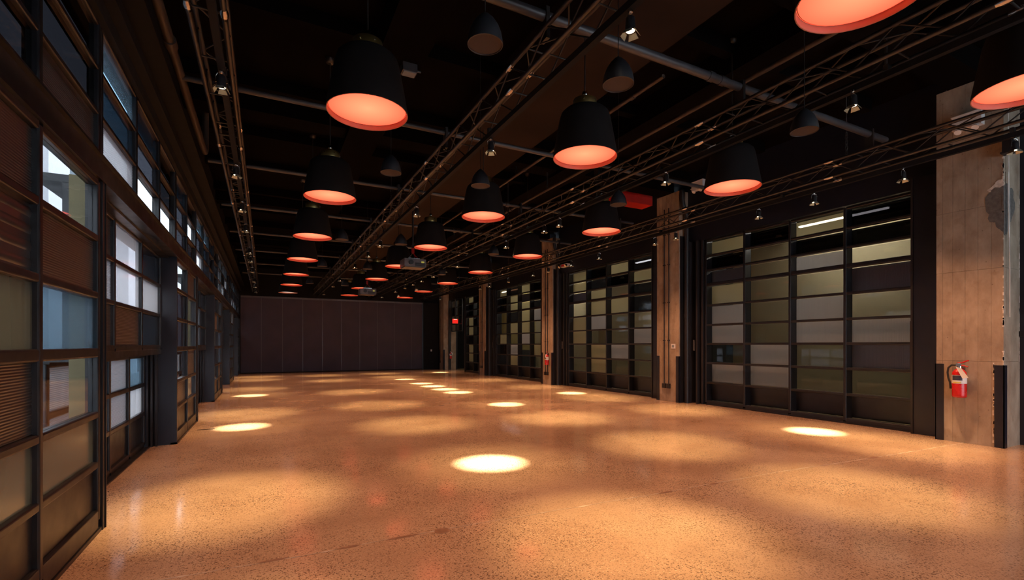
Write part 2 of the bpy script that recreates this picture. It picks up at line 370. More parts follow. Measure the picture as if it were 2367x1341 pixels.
# ------------------------------------------------------------------ ceiling
CZ = 5.8
ce = tag(empty('ceiling'), 'high black-painted concrete ceiling with beams above the hall', 'ceiling', kind='structure')
bx('slab', 'ceiling_black', ce, -1.9, 13.2, YF - .2, 29.2, CZ, CZ + .25)
bx('soffit', 'soffit_brown', ce, 3.25, 4.5, YF, 28.6, 5.22, CZ)
for x0, x1 in ((1.35, 1.95), (5.9, 6.5), (7.5, 8.1)):
    bx('long_beam', 'ceiling_black', ce, x0, x1, YF, 28.6, 5.38, CZ)
for k in range(-1, 5):
    bx('cross_beam', 'ceiling_black', ce, -1.3, 9.45, 3.1 + 6.1 * k, 3.55 + 6.1 * k, 5.45, CZ)
for k in range(0, 12):
    bx('joist', 'ceiling_black', ce, -1.3, 9.45, 4.6 + 2.03 * k, 4.75 + 2.03 * k, 5.6, CZ)
tag(MB().box(8.3, 9.47, 9.98, 10.4, 5.32, 5.58).build('red_beam_stub', 'red_beam'), 'red-painted beam stub under the ceiling beside a concrete column top', 'beam', kind='structure')

# ------------------------------------------------------------------ back wall: operable partition
wb = tag(empty('wall_back'), 'dark charcoal folding partition of tall panels closing the far end', 'partition wall', kind='structure')
YW = 28.5
xs = [-1.17 + 1.002 * i for i in range(10)] + [8.53]
for i in range(10):
    bx('panel', 'partition', wb, xs[i] + .012, xs[i + 1] - .012, YW, YW + .1, .04, 3.96)
    if i: bx('seam_strip', 'seam', wb, xs[i] - .012, xs[i] + .012, YW + .012, YW + .06, .04, 3.96)
bx('floor_seal', 'black_matte', wb, -1.17, 8.53, YW + .01, YW + .09, 0, .04)
bx('track_rail', 'seam', wb, -1.17, 8.6, YW - .03, YW + .1, 3.96, 4.05)
bx('header', 'black_matte', wb, -1.7, 10.4, YW - .02, YW + .15, 4.05, CZ)
bx('side_return', 'black_matte', wb, -1.9, -1.12, YW - .12, YW - .01, 0, 4.1)
bx('pocket_door', 'black_matte', wb, 8.53, 9.45, YW - .25, YW + .1, 0, 4.05)
bx('end_panel', 'black_matte', wb, 9.45, 13.2, YW - .02, YW + .1, 0, 4.05)
sw = tag(empty('light_switch', (9.0, YW - .25, 1.15)), 'small white switch plate on the black end of the far partition', 'switch')
bx('plate', 'white_plastic', sw, -.045, .045, -.008, 0, -.06, .06); bx('toggle', 'white_plastic', sw, -.012, .012, -.018, -.008, -.02, .02)

# ------------------------------------------------------------------ left wall
WX = -1.18; RX = -1.37; DX = -1.55
P0, PW, BAY = 2.65, 2.40, 6.1
ZL = [.10, .54, .94, 1.435, 1.895, 2.35, 2.80]
ZC = [3.03, 3.38, 3.74, 4.10]
beam = tag(empty('trim_1'), 'dark steel transom beam running along the window wall', 'beam', kind='structure')
bx('web', 'black_steel', beam, WX - .11, WX - .012, YF, YW, 2.84, 3.02)
bx('flange', 'black_steel', beam, WX - .12, WX + .02, YF, YW, 2.82, 2.84)
bx('flange', 'black_steel', beam, WX - .12, WX + .02, YF, YW, 3.02, 3.035)
cor = tag(empty('trim_2'), 'stepped dark steel cornice above the high windows', 'cornice', kind='structure')
bx('head_beam', 'black_matte', cor, WX - .2, WX + .03, YF, YW, 4.12, 4.25)
bx('ledge', 'black_matte', cor, WX - .2, WX + .12, YF, YW, 4.25, 4.29)
bx('fascia', 'black_matte', cor, WX - .2, WX + .06, YF, YW, 4.29, 4.52)
bx('ledge', 'black_matte', cor, WX - .2, WX + .24, YF, YW, 4.52, 4.56)
wl = tag(empty('wall_left'), 'black wall strip between the high windows and the ceiling', 'wall', kind='structure')
bx('upper_wall', 'black_matte', wl, WX - .3, WX - .02, YF, YW, 4.56, CZ)
pier_codes = [
 ['rc', 'or', 'mb', 'rc', 'mm', 'ss'],
 ['cr', 'gc', 'gc', 'cr', 'rc', 'ss'],
 ['gc', 'nd', 'cb', 'gb', 'cr', 'ss'],
 ['gw', 'dc', 'cg', 'gb', 'kg', 'ss'],
 ['gc', 'dk', 'kg', 'dk', 'kg', 'ss']]
rec_codes = [['rwk', 'lww', 'nnk'], ['wgk', 'wwd', 'kwd'], ['gwk', 'wdk', 'kwd'], ['kwd', 'gdk', 'wkd']]
door_codes = [['lb', 'lw', 'ss'], ['ww', 'lw', 'ss'], ['wl', 'ww', 'ss'], ['kg', 'gk', 'ss']]
cl_rec = [['bkd', 'kgd', 'lcc'], ['bbk', 'gkd', 'wkg'], ['cbk', 'dwk', 'wdg'], ['bkd', 'kdg', 'wbd']]
cl_pier = [['dd', 'dd', 'dr'], ['kd', 'gc', 'gd'], ['dc', 'gc', 'dc'], ['kc', 'dg', 'gw'], ['bk', 'dg', 'wd']]
wn = [0]; dn = [0]
def W(label):
    wn[0] += 1; return tag(empty('window_%d' % wn[0]), label, 'window', kind='structure')
pier_lab = ['first', 'second', 'third', 'fourth', 'last']
for k in range(5):
    y0 = P0 + BAY * k; y1 = min(y0 + PW, YW - .14)
    w = W('%s floor-standing black steel window bay counted from the camera, flush with the wall' % pier_lab[k])
    yy = [y0 + .04, (y0 + y1) / 2 - .03, y1 - .1]
    glazed(w, WX, yy, ZL, pier_codes[k], 1, mull=.055, rail=.055, deep=.08, thick={0: .16, 3: .075}, rib_dir='h')
    bx('post', 'black_steel', w, WX - .1, WX + .012, y1 - .07, y1 - .02, 0, 2.82)
    bx('post', 'black_steel', w, WX - .1, WX + .02, y1 - .015, y1, 0, 2.82)
    bx('base_rail', 'black_steel', w, WX - .08, WX + .006, y0, y1 - .07, 0, .03)
    bx('return_panel', 'navy_black', w, DX - .06, WX - .1, y0, y0 + .03, 0, 2.86)
    bx('return_panel', 'return_olive', w, -1.39, WX - .1, y1 - .03, y1, 0, 2.86)
    bx('corner_post', 'navy_black', w, WX - .1, WX, y0 - .0, y0 + .03, 0, 2.82)
    w2 = W('%s two-column high window counted from the camera, above a flush window bay' % pier_lab[k])
    glazed(w2, WX - .01, [y0 + .04, (y0 + y1) / 2, y1 - .04], ZC, cl_pier[k], 1, mull=.06, rail=.04, deep=.08)
for k in range(4):
    y0 = P0 + PW + BAY * k; y1 = y0 + BAY - PW
    dn[0] += 1
    d = tag(empty('door_%d' % dn[0]), '%s recessed glazed steel door bay counted from the camera, window-wall side' % pier_lab[k], 'door', kind='structure')
    t = (y1 - y0) / 3
    glazed(d, RX, [y0 + .03, y0 + t, y0 + 2 * t, y1 - .03], [1.46, 1.93, 2.37, 2.80], rec_codes[k], 1, mull=.05, rail=.05, deep=.07, thick={0: .07})
    bx('recess_soffit', 'black_steel', d, DX - .06, WX - .1, y0, y1, 2.80, 2.86)
    bx('transom_soffit', 'black_steel', d, DX - .06, RX, y0, y1, 1.36, 1.43)
    n = (y1 - y0 - .2) / 4
    ys = [y0 + .1 + n * i for i in range(5)]
    c2 = [r + r for r in door_codes[k]]
    glazed(d, DX, ys, [.05, .50, .92, 1.34], c2, 1, mull=.06, rail=.06, deep=.06, thick={0: .08})
    for q in range(3):
        bx('door_fin', 'black_satin', d, DX + .01 + .05 * q, DX + .035 + .05 * q, y1 - .1 + .02 * q, y1 - .002, 0, 1.36)
    bx('threshold', 'black_steel', d, DX - .06, DX + .06, y0, y1, 0, .015)
    w3 = W('%s three-column high window counted from the camera, above a recessed door' % pier_lab[k])
    glazed(w3, WX - .01, [y0 + .02, y0 + t, y0 + 2 * t, y1 - .02], ZC, cl_rec[k], 1, mull=.06, rail=.04, deep=.08)
w = W('large plain steel window bay beside and behind the camera')
glazed(w, WX, [YF + i * (P0 - YF) / 6 for i in range(7)], ZL, ['gcdgcd', 'dgcdgc', 'cdgcdg', 'gcdgcd', 'dgcdgc', 'ssssss'], 1, mull=.055, rail=.055, deep=.08)
glazed(w, WX, [YF + i * (P0 - YF) / 6 for i in range(7)], ZC, ['dgkdgk'] * 3, 1, mull=.055, rail=.055, deep=.08)

# ------------------------------------------------------------------ outside the window wall
ext = tag(empty('exterior_street'), 'pale buildings and pavement across the street outside the windows', 'street', kind='structure')
bx('pavement', 'asphalt', ext, -7.2, XL, -12, 60, -.15, -.02)
y = -10
seq = ['facade_white', 'facade_white', 'facade_grey', 'facade_white', 'facade_white', 'facade_tan', 'facade_white']
i = 0
while y < 58:
    wd_ = (1.9, 1.2, .8, 1.5, 2.4, 1.1, 1.3)[i % 7]
    dx = (.0, .35, .1, .4, 0, .3, .45)[i % 7]
    bx('facade_bay', seq[i % 7], ext, -7.6, -6.2 - dx, y, y + wd_, -.15, 9.0); y += wd_; i += 1
bx('far_end_wall', 'facade_white', ext, -7.2, -1.9, 57, 57.4, -.15, 9)

# ------------------------------------------------------------------ right wall: columns
CX = 9.49; CD = .78; CYS = [3.32 + 6.12 * k for k in range(5)]
CTOP = 5.47
col_lab = ['big concrete column holding the tagged red fire extinguisher, foremost of the row',
           'second concrete column from the camera, with two black conduits and a white switch plate',
           'third concrete column from the camera, with conduits and a small red extinguisher',
           'fourth concrete column from the camera, with two conduits and no extinguisher',
           'last concrete column at the far corner beside the black partition']
def groove_profile():
    """plan outline of a column with board-joint grooves on two faces; local: x 0..CD (into the wall), y -CD/2..CD/2"""
    h = CD / 2; g, dp = .0035, .004; pts = []
    ys = [-h + CD * t for t in (.17, .36, .55, .74, .9)]
    pts.append((0, h))
    for y in reversed(ys): pts += [(0, y + g), (dp, y), (0, y - g)]
    pts.append((0, -h))
    for x in [CD * t for t in (.3, .62)]: pts += [(x - g, -h), (x, -h + dp), (x + g, -h)]
    pts += [(CD, -h), (CD, h)]
    return pts
prof = groove_profile()
for k, cyy in enumerate(CYS):
    c = tag(empty('concrete_column', (CX, cyy, 0)), col_lab[k], 'column', 'concrete columns between the glazed doors', kind='structure')
    lifts = [0, 1.25, 2.62, 3.55, CTOP] if k == 0 else [0, 1.9, 3.9, CTOP]
    for i in range(len(lifts) - 1):
        off = .0015 * ((i % 2) * 2 - 1)
        MB().prism([(x + off * (x < .1), y) for x, y in prof], lifts[i] + (.003 if i else 0), lifts[i + 1]).build('concrete_lift', 'concrete', c)
    h = CD / 2
    for sgn in (-1, 1):
        g = MB(); ya = sgn * h
        g.box(-.012, .09 if sgn < 0 else .06, *sorted((ya + sgn * .012, ya)), 0, 1.2)
        g.box(-.012, 0, *sorted((ya + sgn * .012, ya - sgn * .095)), 0, 1.2)
        g.build('corner_guard', 'navy_black', c)
    if k in (1, 2, 3): bx('side_cladding', 'black_matte', c, .035, CD - .001, -h - .018, -h, 0, 4.3)
    if k == 0:   # broken corner, mortar patch and chipped edges
        def plate(pts, x, name, mat):   # polygon on the room face, pts (y, z)
            n = len(pts); vs = [(x, yy, zz) for yy, zz in pts] + [(x + .012, yy, zz) for yy, zz in pts]
            MB_ = MB(); MB_.add(vs, [tuple(range(n)), tuple(range(2 * n - 1, n - 1, -1))] + [(i, n + i, n + (i + 1) % n, (i + 1) % n) for i in range(n)]); MB_.build(name, mat, c)
        def ragged(pts, r):
            out = []
            for (a, b_), (a2, b2) in zip(pts, pts[1:] + pts[:1]):
                for t in (0, .33, .66): out.append((a * (1 - t) + a2 * t + r * (random.random() - .5) * (t > 0), b_ * (1 - t) + b2 * t + r * (random.random() - .5) * (t > 0)))
            return out
        plate(ragged([(-.39, 3.80), (-.30, 3.80), (-.22, 3.72), (-.20, 3.50), (-.22, 3.36), (-.31, 3.22), (-.39, 3.12)], .05), -.004, 'mortar_patch', 'mortar')
        plate(ragged([(-.39, 3.90), (-.31, 3.88), (-.21, 3.78), (-.25, 3.74), (-.39, 3.80)], .03), -.003, 'spalled_edge', 'spall')
        pts = ragged([(.0, 3.80), (.16, 3.84), (.34, 3.76), (.38, 3.5), (.25, 3.3), (.14, 3.28), (.1, 3.1), (.0, 3.1)], .05)
        n = len(pts); vs = [(a, -h - .004, z) for a, z in pts] + [(a, -h + .01, z) for a, z in pts]
        q = MB(); q.add(vs, [tuple(range(n)), tuple(range(2 * n - 1, n - 1, -1))] + [(i, n + i, n + (i + 1) % n, (i + 1) % n) for i in range(n)]); q.build('mortar_patch', 'mortar', c)
        q = MB()
        for i in range(42):
            z = 1.2 + random.random() * 3.0; w_ = .006 + .02 * random.random() ** 2; hh = .01 + .05 * random.random()
            q.box(-.004, w_, -h - .003, -h + .004 + w_ * .5, z, z + hh)
        for i in range(30):
            z = 1.2 + random.random() * 4.0; w_ = .006 + .012 * random.random(); q.box(.55, .55 + w_, -h - .003, -h + .004, z, z + .03 + .1 * random.random())
        for i in range(26):
            z = random.random() * 1.2; q.box(-.004, .004, -h + .1, -h + .108 + .01 * random.random(), z, z + .04)
        tag(q.build('chipped_arris', 'spall', c), kind='stuff')

# conduits on the columns
def conduit(x, y, zb, zt, label, box=True):
    e0 = tag(empty('conduit', (x, y, 0)), label, 'conduit', 'black conduits on the concrete columns')
    MB().tube((0, 0, zb), (0, 0, zt), .014, 10).build('pipe', 'black_satin', e0)
    for z in (1.6, 2.6, 3.6, 4.4):
        if z < zt: MB().box(-.018, .012, -.035, .035, z, z + .025).build('clamp', 'black_satin', e0)
    if box: MB().box(-.03, .014, -.055, .055, zb - .1, zb + .02).build('outlet_box', 'black_satin', e0)
for k, nm in ((1, 'second'), (2, 'third'), (3, 'fourth')):
    for q, (dy, s_) in enumerate(((.11, 'far'), (-.05, 'near'))):
        conduit(CX - .016, CYS[k] + dy, .45, 5.1, 'black vertical conduit on the %s concrete column, the %s one of two' % (nm, s_))
conduit(CX - .016, CYS[4] + .2, .5, 5.1, 'pale-edged black conduit on the last concrete column at the far corner')
def downpipe(k, label):
    e0 = tag(empty('drain_pipe', (CX + .17, CYS[k] - CD / 2 - .1, 0)), label, 'pipe', 'black drain pipes beside the columns')
    MB().path([(0, 0, 0), (0, 0, 4.75), (-.04, 0, 4.9), (-.12, .0, 5.05), (-.16, 0, 5.2), (-.16, 0, 5.45)], .06, 14).build('pipe', 'black_satin', e0)
    for z in (.55, 2.2, 3.9): MB().tube((0, 0, z), (0, 0, z + .1), .072, 14).build('pipe_coupling', 'black_satin', e0)
downpipe(1, 'black drain pipe standing against the second concrete column')
downpipe(2, 'black drain pipe standing against the third concrete column')
downpipe(3, 'black drain pipe standing against the fourth concrete column')

# ------------------------------------------------------------------ right wall: doors and header
DXR = 9.83
ZR = [.06, .55, 1.04, 1.52, 1.99, 2.48, 3.0, 3.36, 3.72, 4.1]
wr = tag(empty('wall_right'), 'black wall band above the glazed doors between the concrete columns', 'wall', kind='structure')
bays = [(CYS[k] + CD / 2, CYS[k + 1] - CD / 2) for k in range(4)]
for (a, b_) in bays:
    bx('header', 'navy_black', wr, DXR - .02, DXR + .3, a, b_, 4.14, CZ)
bx('infill', 'navy_black', wr, 10.07, 10.25, YF, CYS[0] - CD / 2, 0, CZ)
bx('infill_rail', 'black_steel', wr, 10.03, 10.07, YF, CYS[0] - CD / 2, 1.62, 1.7)
for k in range(5): bx('column_head', 'navy_black', wr, CX + CD, CX + CD + .1, CYS[k] - CD / 2, CYS[k] + CD / 2, 0, CZ)
right_codes = [
 ['fdfd', 'dcdd', 'rclc', 'fccr', 'lclc', 'lcll', 'clcn', 'llcc', 'ssss'],
 ['fdfg', 'fgdf', 'rfcg', 'cffg', 'flcc', 'fccl', 'cflc', 'cfcc', 'ssss'],
 ['fnfd', 'dfnd', 'dffg', 'cgfl', 'cffc', 'fclc', 'dlcf', 'gfcc', 'ssss'],
 ['fdfd', 'dcdd', 'dccg', 'fgcd', 'fccg', 'dccg', 'fcgc', 'fcdc', 'ssss']]
rl = ['glazed black sectional door beside the foremost concrete column', 'glazed black sectional door between the second and third concrete columns',
      'glazed black sectional door between the third and fourth concrete columns', 'half-open glazed black door before the last concrete column']
for k, (a, b_) in enumerate(bays):
    dn[0] += 1
    d = tag(empty('door_%d' % dn[0]), rl[k], 'door', kind='structure')
    y0, y1 = a + .46, b_ - .55
    ys = [y0 + (y1 - y0) * i / 4 for i in range(5)]
    if k == 3: ys = ys[:3]
    codes = [r[::-1] if k < 3 else r[:2][::-1] for r in right_codes[k]]
    glazed(d, DXR, ys, ZR, codes, -1, mull=.055, rail=.05, deep=.10, rib_dir='v', thick={6: .08, 0: .09}, recess=.19, mdeep=.21)
    bx('bottom_rail', 'black_steel', d, DXR - .01, DXR + .1, ys[0], ys[-1], 0, .03)
    # near jamb: broad flat post
    bx('jamb_panel', 'navy_black', d, DXR - .12, DXR + .16, a, y0 - .03, 0, 4.3)
    bx('jamb_edge', 'black_satin', d, DXR - .14, DXR - .02, y0 - .06, y0 - .03, 0, 4.3)
    # far jamb: track channels
    if k < 3:
        for q, (yo, x0, x1) in enumerate(((.05, -.04, .10), (.17, -.10, .06), (.27, .02, .16), (.38, -.16, .1), (.48, -.06, .12))):
            bx('track_channel', 'black_satin', d, DXR + x0, DXR + x1, y1 + yo, y1 + yo + .05, 0, 4.14)
        bx('jamb_back', 'black_matte', d, DXR + .1, DXR + .2, y1, b_, 0, 4.14)
        MB().tube((DXR - .06, y1 + .31, 1.35), (DXR - .06, y1 + .31, 1.62), .03, 10).build('pull_handle', 'pipe_grey', d)
        MB().box(DXR - .09, DXR - .07, y0 - .04, y0 - .0, 1.05, 1.9).build('lift_strap', 'black_satin', d)
    else:
        bx('track_channel', 'black_satin', d, DXR - .04, DXR + .1, ys[-1] + .03, ys[-1] + .12, 0, 4.14)
        bx('track_channel', 'black_satin', d, DXR - .04, DXR + .1, b_ - .1, b_, 0, 4.14)
        glazed(d, DXR + .12, [ys[-1] + .9, ys[-1] + 1.9, b_ - .1], [2.3, 2.7, 3.2, 3.7, 4.1], ['cc', 'cd', 'cc', 'cc'], -1, mull=.06, rail=.05, deep=.06)

# hallway behind the doors
hw = tag(empty('wall_hallway'), 'beige hallway wall seen through the glazed doors', 'wall', kind='structure')
bx('plaster', 'hall_beige', hw, 13.0, 13.2, YF, 22.5, 0, 4.6); bx('plaster', 'hall_yellow', hw, 13.0, 13.2, 22.5, 32, 1.2, 4.6); bx('wainscot', 'hall_dark', hw, 12.95, 13.2, 22.5, 32, 0, 1.2)
bx('end_wall', 'hall_yellow', hw, 10.3, 13.2, 31.8, 32, 0, 4.6); bx('end_wall', 'hall_dark', hw, 10.3, 10.42, 28.62, 31.8, 0, 4.6)
bx('pilaster', 'hall_dark', hw, 12.7, 13.0, 10.2, 10.9, 0, 4.6); bx('pilaster', 'hall_beige', hw, 12.7, 13.0, 17.0, 17.6, 0, 4.6)
tag(bx('floor_hallway', 'hall_tile', None, 10.3, 13.2, YF, 32, -.12, -.002), 'patterned tile floor of the hallway beyond the doors', 'floor', kind='structure')
tag(bx('ceiling_hallway', 'hall_dark', None, 10.3, 13.2, YF, 32, 4.6, 4.7), 'dark ceiling over the hallway beyond the doors', 'ceiling', kind='structure')
for i, yy in enumerate((1.0, 6.5, 12.5, 18.6, 23.6)):
    e0 = tag(empty('hallway_light', (12.0, yy, 4.45)), 'long bright tube light in the hallway, %s from the camera' % ORD[i], 'ceiling light', 'tube lights in the hallway')
    bx('housing', 'white_plastic', e0, -.06, .06, -1.0, 1.0, .03, .1); bx('tube', 'led_white', e0, -.04, .04, -.97, .97, 0, .03)
    for s_ in (-.8, .8): MB().tube((0, s_, .1), (0, s_, .15), .006, 6).build('hanger', 'chrome', e0)

# wall behind the camera, with a daylight window
wf = tag(empty('wall_front'), 'black wall behind the camera with a tall daylight opening', 'wall', kind='structure')
bx('panel', 'black_matte', wf, -1.7, 3.4, YF - .15, YF, 0, CZ); bx('panel', 'black_matte', wf, 9.8, 13.2, YF - .15, YF, 0, CZ); bx('panel', 'black_matte', wf, 3.4, 9.8, YF - .15, YF, 4.2, CZ)
wq = W('tall clear daylight window in the wall behind the camera')
for x in (3.4, 4.98, 6.56, 8.14, 9.74): bx('mullion', 'black_steel', wq, x, x + .06, YF - .12, YF - .04, 0, 4.2)
for x in (3.46, 5.04, 6.62, 8.2): bx('pane', 'p_clear', wq, x, x + 1.52, YF - .084, YF - .076, .06, 4.14)
for z in (0, 4.14): bx('rail', 'black_steel', wq, 3.46, 9.74, YF - .12, YF - .04, z, z + .06)

# ------------------------------------------------------------------ trusses
TZ = 4.25; CC = .256
TX = [-.43, 2.49, 5.39, 8.38]
tl = ['black lighting truss hung along the tall window wall', 'black lighting truss with the starry bright spotlight, second from the windows',
      'black lighting truss through the hall, second from the concrete columns', 'black lighting truss hung in front of the concrete columns']
TY0, TY1 = -1.45, 28.2
h = CC / 2
brace_cache = None
for i, tx in enumerate(TX):
    t = tag(empty('lighting_truss', (tx, 0, TZ)), tl[i], 'truss', 'lighting trusses under the ceiling')
    for sx in (-h, h):
        for z in (0, CC):
            MB().tube((sx, TY0, z), (sx, TY1, z), .0235, 10).build('chord', 'truss_black', t)
    if brace_cache is None:
        brace_cache = []
        step = 3.05 / 8
        n = int((TY1 - TY0) / step)
        for face in range(4):
            b = MB()
            for q in range(n):
                ya, yb = TY0 + q * step, TY0 + (q + 1) * step
                a_, b_ = (0, CC) if q % 2 else (CC, 0)
                if face < 2:
                    sx = (-h, h)[face]; b.tube((sx, ya, a_), (sx, yb, b_), .009, 6)
                else:
                    z = (0, CC)[face - 2]; u0, u1 = (-h, h) if q % 2 else (h, -h)
                    if q % 8 in (0, 7) or face == 2 and q % 2 == 0: b.tube((-h, ya, z), (h, ya, z), .009, 6)
                    if face == 3: b.tube((u0, ya, z), (u1, yb, z), .009, 6)
            brace_cache.append(b.mesh('bracing', 'truss_black'))
        coup = MB().tube((0, -.07, 0), (0, -.02, 0), .024, 10, .034).tube((0, .02, 0), (0, .07, 0), .034, 10, .024).tube((0, -.02, 0), (0, .02, 0), .034, 10).mesh('coupler', 'chrome')
    for me in brace_cache: tag(put('bracing', me, t), kind='stuff')
    for q in range(10):
        yy = 1.6 + 3.05 * q - .0
        if yy > TY1: break
        for sx in (-h, h):
            for z in (0, CC): put('coupler', coup, t, (sx, yy, z))
    bx('lighting_track', 'black_matte', t, .03, .09, TY0, TY1, -.125, -.06)
    for q in range(10): bx('track_hanger', 'truss_black', t, .025, .095, TY0 + .9 + 3.05 * q, TY0 + .94 + 3.05 * q, -.06, .0)

# suspension chains holding the trusses
def chain(x, y, z0, z1, label):
    e0 = tag(empty('hanging_chain', (x, y, z0)), label, 'chain', 'chains holding the trusses')
    nl = 9; lk = .05
    lm = None
    for i in range(nl):
        b = MB(); r, R_ = .006, .018
        pts = [(R_ * cos(a) , 0, .012 * (1 if sin(a) > 0 else -1) + R_ * sin(a)) for a in [2 * pi * j / 12 for j in range(13)]]
        if lm is None: lm = b.path(pts, r, 6).mesh('link', 'truss_black')
        put('link', lm, e0, (0, 0, .03 + i * lk * .9), (0, 0, (i % 2) * pi / 2))
    MB().tube((0, 0, .03 + nl * lk * .9), (0, 0, z1 - z0), .006, 8).build('wire', 'pipe_grey', e0)
for (tx, yy, lab) in ((8.38, 4.45, 'chain holding the column-side truss close to the foremost column'), (5.39, 10.7, 'chain holding the truss second from the columns'),
                      (2.49, 10.7, 'chain holding the truss second from the windows'), (-.43, 10.7, 'chain holding the window-side truss'), (8.38, 16.6, 'chain holding the column-side truss further down')):
    chain(tx, yy, TZ + CC + .02, CZ, lab)

# ------------------------------------------------------------------ pipes under the ceiling
for k in range(8):
    y = 4.12 + 2.973 * k
    e0 = tag(empty('cross_pipe', (0, y, 4.78)), 'grey steel cross pipe above the trusses, %s from the camera' % ORD[k], 'pipe', 'cross pipes above the trusses')
    MB().tube((-.9, 0, 0), (8.85, 0, 0), .05 if k == 0 else .036, 14).build('pipe', 'pipe_grey', e0)
    for x in (1.0, 4.8, 5.0, 6.6):
        MB().tube((x, 0, 0), (x + .09, 0, 0), .058, 14).build('pipe_coupling', 'pipe_grey', e0)
    for x in (-.43, 2.49, 5.39, 8.38): MB().box(x - .02, x + .02, -.06, .06, -.245, .07).build('pipe_clamp', 'truss_black', e0)
for i, (x, z, y0, y1, r) in enumerate(((4.95, 5.25, 5.0, 28, .03), (5.75, 5.05, -3, 28, .035), (7.15, 5.0, -3, 28, .03))):
    e0 = tag(empty('sprinkler_pipe', (x, 0, z)), ['thin brown pipe under the ceiling alongside the wide brown soffit', 'brown pipe under the ceiling above the truss second from the columns',
              'thin brown pipe under the ceiling between the two column-side trusses'][i], 'pipe', 'sprinkler pipes along the ceiling')
    MB().tube((0, y0, 0), (0, y1, 0), r, 12).build('pipe', 'pipe_brown', e0)
    for q in range(8):
        yy = y0 + .6 + q * 3.4
        if yy < y1: MB().tube((0, yy, 0), (0, yy + .08, 0), r * 1.35, 12).build('pipe_coupling', 'pipe_brown', e0)
    for q in range(5):
        yy = 3.32 + 6.1 * q
        if y0 < yy < y1: MB().box(-.012, .012, yy - .012, yy + .012, r * .8, 5.449 - z).build('hanger_strap', 'truss_black', e0)
e0 = tag(empty('ceiling_pipe', (-.92, 0, 4.8)), 'brown ceiling pipe with an elbow, between the window wall and its truss', 'pipe')
MB().path([(0, -3, 0), (0, 3, 0), (0, 9.6, 0), (0, 9.78, .02), (0, 9.88, .1), (0, 9.9, .22), (0, 9.9, 1.0)], .05, 14).build('pipe', 'pipe_brown', e0)
MB().tube((0, 6.3, 0), (0, 6.45, 0), .065, 14).build('pipe_coupling', 'pipe_brown', e0)

e0 = tag(empty('junction_box', (1.78, 6.6, 5.27)), 'small grey junction box under a ceiling beam, above the window-side lamp row', 'junction box')
MB().box(-.1, .1, -.08, .08, 0, .11).build('box', 'pipe_grey', e0); MB().box(-.085, .085, -.065, .065, -.012, 0).build('cover', 'facade_grey', e0); MB().tube((.1, 0, .06), (.17, 0, .06), .015, 8).build('cable_gland', 'pipe_grey', e0)
# ------------------------------------------------------------------ pendant lamps
def make_pendant():
    e0 = empty('pendant_lamp')
    b = MB(); b.lathe([(.375, 0), (.374, .03), (.345, .2), (.308, .4), (.296, .46), (.278, .515), (.24, .55), (.17, .563), (.12, .566)], 40); b.build('shade', 'felt', e0)
    b = MB(); b.lathe([(.375, 0), (.369, -.002), (.366, .002), (.364, .055)], 40); b.build('rim', 'shade_inner', e0)
    b = MB(); b.disc(.364, 0, 40); b.build('diffuser', 'diffuser', e0, (0, 0, .05))
    b = MB(); b.lathe([(.366, .052), (.355, .047)], 40); b.build('gold_edge', 'brass', e0)
    col = MB().lathe([(.135, .563), (.138, .57), (.138, .68), (.13, .685)], 28).disc(.13, .685, 28, True).build('collar', 'brass', e0)
    for a in range(6): MB().tube((.135 * cos(a), .135 * sin(a), .645), (.145 * cos(a), .145 * sin(a), .645), .007, 6).build('rivet', 'chrome', col)
    MB().tube((0, 0, .66), (0, 0, CZ - 3.71 - .05), .008, 8).build('stem', 'truss_black', e0)
    MB().lathe([(.0, .78), (.03, .78), (.035, .74), (.02, .72), (0, .72)], 12).build('stem_joint', 'chrome', e0)
    MB().lathe([(.0, CZ - 3.71 - .06), (.06, CZ - 3.71 - .06), (.07, CZ - 3.71)], 16).build('ceiling_canopy', 'truss_black', e0)
    return e0
pend = make_pendant(); first = True
white_me = None
rows = [(.874, 4.716, 0, 'window-side'), (3.368, 4.666, -1, 'middle'), (5.874, 4.62, -1, 'column-side')]
for (x, y0, k0, nm) in rows:
    for n, k in enumerate(range(k0, 7)):
        o = pend if first else copy_tree(pend); first = False
        o.location = (x, y0 + 2.973 * k, 3.71)
        lab = 'black bell pendant lamp glowing orange, %s from the camera in the %s row' % (ORD[n], nm)
        if nm == 'window-side' and k == 6:
            lab = 'last pendant lamp of the window-side row, glowing whiter than the others'
            for ch in o.children:
                if ch.name.startswith('diffuser'):
                    ch.data = ch.data.copy(); ch.data.materials[0] = M['diffuser_white']
        tag(o, lab, 'lamp', 'orange-lit pendant lamps')

# ------------------------------------------------------------------ pendant speakers
def make_speaker():
    e0 = empty('pendant_speaker')
    MB().lathe([(.134, 0), (.132, .03), (.122, .085), (.1, .14), (.068, .188), (.035, .222), (.012, .240), (.0, .245)], 28).build('shell', 'cone_shell', e0)
    MB().lathe([(.134, 0), (.127, -.002), (.127, .006)], 28).build('rim', 'cone_shell', e0)
    MB().disc(.127, .005, 28).build('grille', 'cone_grille', e0)
    MB().tube((0, 0, .24), (0, 0, CZ - 3.75), .004, 6).build('cable', 'rubber', e0)
    return e0
spk = make_speaker(); first = True
for x, nm, ys in ((1.47, 'window-side', (3.3, 6.33, 10.85, 14.8, 19.2)), (2.72, 'middle', (3.28, 6.27, 10.75, 14.7, 19.25)), (5.06, 'column-side', (3.1, 6.1, 10.85, 14.8))):
    for n, y in enumerate(ys):
        o = spk if first else copy_tree(spk); first = False
        o.location = (x, y, 3.75)
        tag(o, 'small unlit grey bell speaker, %s from the camera in the %s row' % (ORD[n], nm), 'speaker', 'unlit bell speakers hung on cables')

